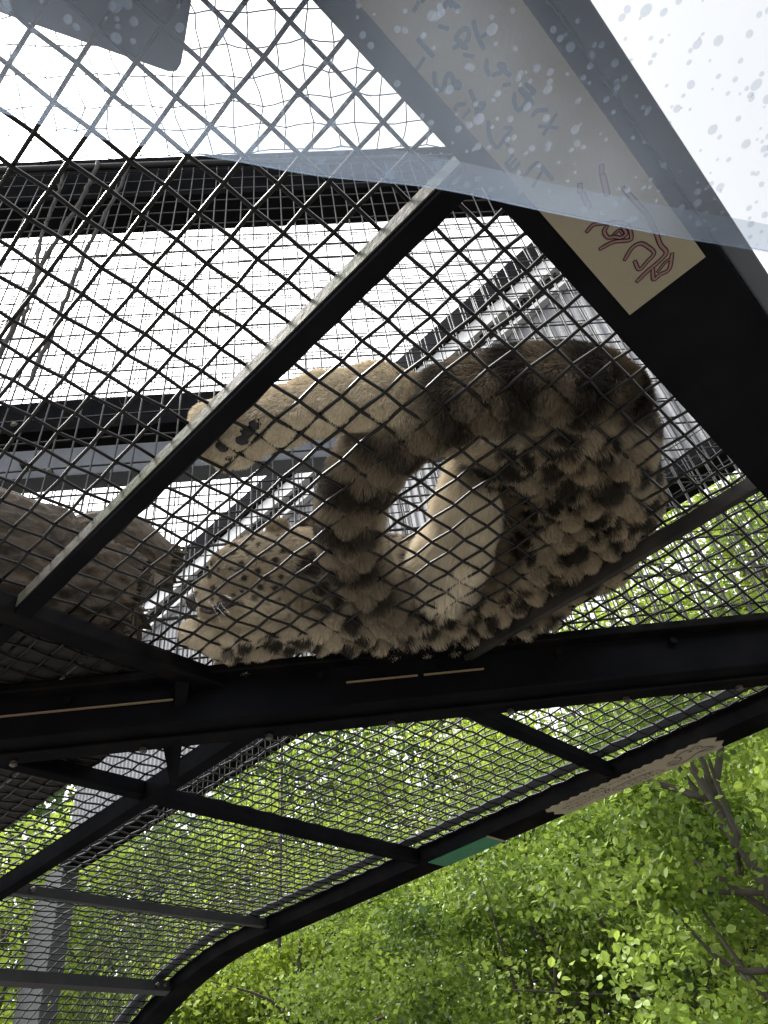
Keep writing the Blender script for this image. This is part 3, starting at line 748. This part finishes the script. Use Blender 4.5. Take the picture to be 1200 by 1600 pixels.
def coat(P, pale_, spot_, tw, tt, hw, N):
    n1, n2 = sn(P, 45, .3), sn(P, 130, 1.1)
    tan = np.array([.37, .29, .19]); crm = np.array([.82, .73, .57]); gry = np.array([.22, .185, .14]); drk = np.array([.022, .018, .016])
    a = np.clip(pale_ + .12 * n1, 0, 1)[:, None]
    base = tan * (1 - a) + crm * a
    g = np.clip(.25 + .5 * n1, 0, .6)[:, None] * (1 - a); base = base * (1 - g) + gry * g
    P0 = P; P = P + (np.stack([n1, sn(P, 52, 2.0), sn(P, 47, 4.1)], 1) * np.where(hw > .5, .002, .013)[:, None])
    near_ = np.array([skd.find(p) [1:] for p in P]); idx_ = near_[:, 0].astype(int); d = near_[:, 1]
    r = srad[idx_]; x = d / r + .20 * n2 + .16 * n1
    v = P - seeds[idx_]; ang = np.arctan2(v[:, 1], v[:, 0]) + idx_ * 1.7
    ringy = r > .014
    gap = np.sin(ang * 3 + idx_) > -.75
    ring = np.clip(1.15 - np.abs(x - .72) / .46, 0, 1) * gap
    solid = np.clip((1.05 - x) * 3, 0, 1)
    big_solid = ringy & (idx_ % 4 == 0)
    m_ = np.where(ringy & ~big_solid, np.clip(ring * 1.9, 0, 1), solid) * np.clip(spot_ * 1.6, 0, 1)
    inner = np.where(ringy & ~big_solid, np.clip(1 - x / .5, 0, 1) * .35, 0) * spot_
    base = base * (1 - inner[:, None]) + np.array([.24, .165, .09]) * inner[:, None]
    base = base * (1 - .93 * m_[:, None]) + drk * .93 * m_[:, None]
    P = P0
    # tail bands
    bn = np.sin(2 * PI * (tt / .118 + .07 * n1) + .5)
    hole = at(660, 790, H + .05) - P; hole /= np.linalg.norm(hole, axis=1, keepdims=True)
    inn = np.clip(((hole * N).sum(1) - .35) * 2.2 + .3 * n1, 0, 1)
    bm_ = np.clip((bn + .3 + .6 * n2) * 1.1, 0, 1) * (1 - inn)
    tb_ = (np.array([.22, .175, .12]) * .93 + .07 * crm) * (1 - inn[:, None]) + (.5 * tan + .5 * crm) * inn[:, None]
    tcol = tb_ * (1 - .92 * bm_[:, None]) + np.array([.036, .029, .023]) * .92 * bm_[:, None]
    base = base * (1 - tw[:, None]) + tcol * tw[:, None]
    return np.clip(base, .01, .9)
vc = coat(SV, pale, spot, tail_w, tail_t, head_w, NV) * .8
at_ = me.attributes.new('coat', 'FLOAT_COLOR', 'POINT'); at_.data.foreach_set('color', np.c_[vc, np.ones(len(vc))].astype(np.float32).ravel())

# nose, eye, mouth, paw pads, whiskers
def blob(name, c, axes, rad, m, parent=leo, n=14):
    b = MB(); V, Fc = [], []
    for i in range(n + 1):
        th = PI * i / n
        for j in range(n):
            ph = 2 * PI * j / n; V.append(c + axes[0] * rad[0] * math.sin(th) * math.cos(ph) + axes[1] * rad[1] * math.sin(th) * math.sin(ph) + axes[2] * rad[2] * math.cos(th))
    for i in range(n):
        for j in range(n): Fc.append((i * n + j, i * n + (j + 1) % n, (i + 1) * n + (j + 1) % n, (i + 1) * n + j))
    b.add(V, Fc); return b.build(name, m, parent, smooth=True)
svk = KDTree(len(SV)); [svk.insert(p, i) for i, p in enumerate(SV)]; svk.balance()
def hit(x, y):                                    # first skin point on the sight line through a photo pixel, from below
    r = ray(x, y); r = r / np.linalg.norm(r); best = None
    rel = SV - EYE; t = rel @ r; dist = np.linalg.norm(rel - t[:, None] * r, axis=1); c = np.where(dist < .010)[0]
    if len(c) == 0: i = dist.argmin()
    else: i = c[t[c].argmin()]
    return SV[i].copy(), NV[i].copy()
bald = []
def frame(n):
    a = np.cross(n, [0, 0, 1.]); a = a / (np.linalg.norm(a) + 1e-9) if np.linalg.norm(a) > .1 else np.array([1., 0, 0]); return [a, np.cross(n, a), n]
for px_, ra, rb in (([(372, 690), (384, 682), (392, 670), (378, 676)], .0125, .0105), ([(345, 703), (348, 707)], .0095, .0085), ([(328, 686), (326, 683)], .010, .009), ([(362, 722)], .0085, .007), ([(326, 662)], .010, .009)):
    b = MB()
    for k, (x, y) in enumerate(px_):                 # lobes of one pad grown together
        p, n = hit(x, y); A = frame(n); V = []
        for th in np.linspace(0, PI / 2, 5):
            for q in range(14):
                f_ = 1 + .08 * math.sin(3 * q + k) ; V.append(p - n * .0015 + f_ * math.cos(th) * (A[0] * ra * math.cos(2 * PI * q / 14) + A[1] * rb * math.sin(2 * PI * q / 14)) + n * .0065 * math.sin(th))
        b.add(V, [(r_ * 14 + q, r_ * 14 + (q + 1) % 14, r_ * 14 + 14 + (q + 1) % 14, r_ * 14 + 14 + q) for r_ in range(4) for q in range(14)])
        bald.append((p, ra * .78))
    b.build('paw_pad', M['pad'], leo, smooth=True)
p, n = hit(309, 938); fwd = at(300, 944, H + .085) - at(340, 925, H + .085); fwd /= np.linalg.norm(fwd)
upv = np.array([0, 0, 1.]) - fwd * fwd[2]; upv /= np.linalg.norm(upv); sdv = np.cross(fwd, upv)
nc = at(304, 941, H + .078); blob('nose', nc, [sdv, upv, fwd], (.024, .022, .018), M['nose']); bald.append((nc, .028))
def surf_line(name, px, r, m):
    pts = []
    for x, y in px:
        p, n = hit(x, y); pts.append(p + n * .004)
    b = MB(); P = spline(pts, 4); N = len(P); b.tube(P, [r * (.35 + .65 * math.sin(PI * (i + .5) / N)) for i in range(N)], 6); b.build(name, m, leo, smooth=True)
    for p in P[::2]: bald.append((p, .004))
surf_line('mouth', [(313, 957), (324, 960), (338, 956), (354, 950), (372, 946)], .0085, M['nose'])
surf_line('lip', [(340, 951), (352, 948), (364, 947)], .012, M['nose'])
surf_line('eyelid', [(356, 884), (364, 889), (374, 890), (384, 886)], .0038, M['nose'])
wh = MB()
for k in range(6):
    x, y = 330 + (k % 3) * 8, 940 + (k // 3) * 6
    p, n = hit(x, y); q = p + n * .05 - fwd * .02 + r5.normal(0, .012, 3); e_ = q + (q - p) * .5 + np.array([0, 0, -.025]) - fwd * .02
    wh.tube(spline([p, q, e_], 4), [.00018] * 8 + [.00008], 4)
o = wh.build('whiskers', M['whisker'], leo); o['kind'] = 'stuff'

# fur
TR = np.concatenate([SQ[:, [0, 1, 2]], SQ[:, [0, 2, 3]]])
a_, b_, c_ = SV[TR[:, 0]], SV[TR[:, 1]], SV[TR[:, 2]]
ar = np.linalg.norm(np.cross(b_ - a_, c_ - a_), axis=1)
seen = np.where(NV[TR[:, 0]][:, 2] < .45, 1.0, .3)
prob = ar * seen; prob /= prob.sum()
NF = 380000
tri = r5.choice(len(TR), NF, p=prob); u = r5.random((NF, 2)); fl_ = u.sum(1) > 1; u[fl_] = 1 - u[fl_]
w3 = np.c_[1 - u.sum(1), u]; T3 = TR[tri]
ip = lambda A: np.einsum('nk,nk...->n...', w3, A[T3])
Rt, Nn, fw_, pl, sp, hl, tw, tt, hd = ip(SV), ip(NV), ip(flow), ip(pale), ip(spot), ip(hlen), ip(tail_w), tail_t[T3[:, 0]], ip(head_w)
Nn /= np.linalg.norm(Nn, axis=1, keepdims=True) + 1e-9
keep = np.ones(NF, bool)
for p, r in bald: keep &= ((Rt - p) ** 2).sum(1) > r * r
Rt, Nn, fw_, pl, sp, hl, tw, tt, hd = [A[keep] for A in (Rt, Nn, fw_, pl, sp, hl, tw, tt, hd)]; NF = len(Rt)
jit = np.where(hd > .5, .0010, .0030)[:, None] * (1 + .6 * (tw > .5))[:, None]
tt = tt + r5.normal(0, .004, NF)
fc = coat(Rt + r5.normal(0, 1, (NF, 3)) * jit, pl, sp, tw, tt, hd, Nn)
tang = fw_ - Nn * (fw_ * Nn).sum(1, keepdims=True); tang /= np.linalg.norm(tang, axis=1, keepdims=True) + 1e-6
wob0 = np.stack([sn(Rt, 38, .2), sn(Rt, 41, 1.9), sn(Rt, 36, 3.1)], 1) * .32
wob = wob0
ln = hl * r5.uniform(.65, 1.2, NF)
cellw = np.abs(np.sin(PI * (Rt[:, 0] - GX) / CELL) * np.sin(PI * (Rt[:, 1] - GY) / CELL)) ** .5
con = np.clip((H + .030 - Rt[:, 2]) / .02, 0, 1) * (Nn[:, 2] < .3)
ln = ln * (1 - con * (1 - np.clip(.16 + .84 * cellw ** 1.2, 0, 1)) * r5.uniform(.88, 1, NF))
tang = tang * (1 - .55 * con)[:, None]
d0 = Nn * .75 + np.array([0, 0, -.6]) * con[:, None] + tang * .55 + wob + r5.normal(0, .16, (NF, 3)); d0 /= np.linalg.norm(d0, axis=1, keepdims=True)
d1_ = d0 * .55 + tang * .55 + wob * .6 + np.array([0, 0, -.45]); d1_ /= np.linalg.norm(d1_, axis=1, keepdims=True)
NPT = 5; tq = np.linspace(0, 1, NPT)
PT = Rt[:, None] + ln[:, None, None] * (tq[None, :, None] * d0[:, None] * (1 - .5 * tq[None, :, None]) + .5 * (tq ** 2)[None, :, None] * d1_[:, None])
# clumping
ncl = 14000; ci = r5.choice(NF, ncl, replace=False); ckd = KDTree(ncl); [ckd.insert(Rt[j], k) for k, j in enumerate(ci)]; ckd.balance()
cl = np.array([ci[ckd.find(p)[1]] for p in Rt])
strength = np.where(hd > .4, .08, .25)
pull = (strength[:, None, None] * (tq ** 1.5)[None, :, None])
PT = PT * (1 - pull) + (PT[cl] + (Rt - Rt[cl])[:, None] * .25) * pull
fc = fc * r5.uniform(.82, 1.18, (NF, 1))
hc = bpy.data.hair_curves.new('fur'); hc.add_curves([NPT] * NF)
hc.attributes['position'].data.foreach_set('vector', PT.astype(np.float32).ravel())
ra = hc.attributes.get('radius') or hc.attributes.new('radius', 'FLOAT', 'POINT')
ra.data.foreach_set('value', np.tile(np.array([.0004, .0004, .00036, .00027, .00007], np.float32), NF))
ca = hc.attributes.new('coat', 'FLOAT_COLOR', 'CURVE'); ca.data.foreach_set('color', np.c_[fc, np.ones(NF)].astype(np.float32).ravel())
fur = link('fur', hc, M['fur'], leo); fur['kind'] = 'stuff'
#@@TREES
# ------------------------------------------------------------------ trees beyond the cage
def leaves_mesh(C, size, tone, rs, detail):
    n = len(C)
    nrm = rs.normal(0, .55, (n, 3)); nrm[:, 2] += .55; nrm /= np.linalg.norm(nrm, axis=1, keepdims=True)
    a = np.cross(nrm, rs.normal(0, 1, (n, 3))); a /= np.linalg.norm(a, axis=1, keepdims=True) + 1e-9; b = np.cross(nrm, a)
    s = size * rs.uniform(.6, 1.25, n)
    if detail: T = [(-.5, 0, 0), (-.22, .34, .05), (.16, .36, .06), (.55, 0, -.06), (.16, -.36, .06), (-.22, -.34, .05)]; Q = [(0, 5, 4, 3), (0, 3, 2, 1)]
    else: T = [(-.5, 0, 0), (0, .36, .07), (.55, 0, 0), (0, -.36, .07)]; Q = [(0, 2, 1), (0, 3, 2)]
    k = len(T); V = np.stack([C + s[:, None] * (a * t[0] + b * t[1] + nrm * t[2]) for t in T], 1).reshape(-1, 3)
    base = (np.arange(n) * k)[:, None]
    Fc = np.concatenate([base + np.array(q) for q in Q])
    me = bpy.data.meshes.new('crown'); me.from_pydata(V.tolist(), [], Fc.tolist())
    t_ = me.attributes.new('tone', 'FLOAT', 'POINT'); t_.data.foreach_set('value', np.repeat(tone, k).astype(np.float32))
    return me
def tree(name, label, x, y, h, cr, ch, nleaf, size, m, seed, low=.25, detail=False, nclump=105, spread=.125):
    rs = np.random.default_rng(seed); root = empty(name, label, 'tree', 'trees beyond the cage'); root.location = (x, y, 0)
    b = MB(); lean = rs.normal(0, .25, 2); top = np.array([lean[0], lean[1], h * .8])
    tr = [np.array([0, 0, -.1]), np.array([lean[0] * .2, lean[1] * .3, h * .3]), np.array([lean[0] * .5, lean[1] * .4, h * .55]), top]
    tp = spline(tr, 6); r0 = .019 * h; b.tube(tp, np.linspace(r0, r0 * .25, len(tp)), 9)
    tk = b.build('trunk', M['trunk'], root, smooth=True)
    cz = h * (1 - ch / 2); centres = []
    while len(centres) < nclump:
        p = rs.uniform(-1, 1, 3); d = np.linalg.norm(p)
        if d > 1 or rs.random() > .25 + d: continue
        q = np.array([p[0] * cr, p[1] * cr, cz + p[2] * h * ch / 2])
        q[:2] *= 1 + .25 * math.sin(3 * math.atan2(p[1], p[0]) + seed) * d
        centres.append(q)
    centres = np.array(centres)
    lb = MB()
    for k in range(26):
        c = centres[k * len(centres) // 26]; t = rs.uniform(.35, .95); i = int(t * (len(tp) - 1)); s = tp[i]
        if c[2] < s[2] - .6: s = tp[max(0, i // 2)]
        mid = (s + c) / 2 + rs.normal(0, .18, 3) + np.array([0, 0, .15])
        P = spline([s, mid, c], 5); lb.tube(P, np.linspace(r0 * .32, r0 * .05, len(P)), 6)
    lo_ = lb.build('limbs', M['trunk'], root, smooth=True); lo_['kind'] = 'stuff'
    per = nleaf // nclump; C, tone = [], []
    for c in centres:
        nn = int(per * rs.uniform(.5, 1.5)); sg_ = spread * rs.uniform(.7, 1.3) * cr
        L = rs.normal(0, 1, (nn, 3)) * np.array([sg_, sg_, sg_ * .55]); C.append(c + L)
        tone.append(np.clip(rs.normal(rs.uniform(.05, .8), .16, nn), 0, 1))
    C = np.concatenate(C); tone = np.concatenate(tone); ok = C[:, 2] > .3
    o = link('crown', leaves_mesh(C[ok], size, tone[ok], rs, detail), m, root); o['kind'] = 'stuff'
    return root
def polar(az, d): return d * math.cos(math.radians(az)), d * math.sin(math.radians(az))
TREES = [  # name, label, azimuth, distance, height, crown radius, crown height share, leaves, leaf size, material
    ('broadleaf_tree', 'near tree with large round light green leaves beside the zigzag sign end', 105.5, 5.6, 4.6, 1.25, .88, 34000, .050, 'leaf_near', True),
    ('broadleaf_tree', 'bushy green tree right under the zigzag sign', 113, 8.0, 5.2, 1.7, .9, 36000, .056, 'leaf_near', True),
    ('broadleaf_tree', 'mid green tree under the green sign', 122, 8.6, 4.8, 1.7, .9, 34000, .060, 'leaf_mid', False),
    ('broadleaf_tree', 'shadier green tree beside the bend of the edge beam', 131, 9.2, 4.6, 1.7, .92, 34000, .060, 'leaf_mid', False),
    ('broadleaf_tree', 'green tree seen through the bent end of the mesh', 140, 10.5, 5.2, 1.9, .9, 28000, .07, 'leaf_lime', False),
    ('broadleaf_tree', 'tall bright green tree behind the mesh beside the rump', 98.5, 9.5, 9.4, 2.4, .8, 27000, .085, 'leaf_lime', False),
    ('broadleaf_tree', 'tall lime green tree behind the short cross bar', 110, 11.5, 8.6, 2.5, .85, 27000, .085, 'leaf_lime', False),
    ('broadleaf_tree', 'tall lime green tree behind the hanging cable', 125, 12.5, 8.6, 2.7, .85, 27000, .085, 'leaf_lime', False),
    ('broadleaf_tree', 'broad lime green tree behind the far wing of mesh', 137, 13.5, 8.2, 2.6, .85, 27000, .085, 'leaf_lime', False),
    ('broadleaf_tree', 'dark green tree standing next to the steel pillar', 148, 13.0, 6.6, 2.2, .88, 14000, .11, 'leaf_mid', False),
    ('broadleaf_tree', 'green tree standing past the steel pillar', 157.5, 12.5, 6.6, 2.2, .88, 13000, .11, 'leaf_lime', False),
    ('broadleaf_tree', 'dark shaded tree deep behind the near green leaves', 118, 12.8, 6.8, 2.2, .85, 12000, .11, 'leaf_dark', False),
]
for k, (nm, lb_, az, d, h, cr, ch, nl, sz, mt, det) in enumerate(TREES):
    x, y = polar(az, d); tree(nm, lb_, x, y, h, cr, ch, nl, sz, M[mt], 40 + k, detail=det)
box_w = MB(); wx, wy = polar(113, 13.6)
box_w.box(wx - 2.2, wx + 3.2, wy, wy + .25, 0, 2.75); wo = box_w.build('garden_wall', M['wall'], None, bevel=.02); tag(wo, 'pale beige wall low behind the green trees', 'wall')
# a wood farther back, one mass
rs = np.random.default_rng(99); nW = 90000
az = np.radians(rs.uniform(88, 172, nW)); dd = 19 + 2.5 * rs.random(nW); top = 11.5 + 1.8 * np.sin(az * 9) + .9 * np.sin(az * 23 + 1) + .6 * np.sin(az * 51)
zz = rs.random(nW) ** .85 * top
Cw = np.stack([dd * np.cos(az), dd * np.sin(az), zz], 1) + rs.normal(0, .25, (nW, 3))
tn = np.clip(.35 + .3 * np.sin(az * 70 + zz * 3) + rs.normal(0, .15, nW), 0, 1)
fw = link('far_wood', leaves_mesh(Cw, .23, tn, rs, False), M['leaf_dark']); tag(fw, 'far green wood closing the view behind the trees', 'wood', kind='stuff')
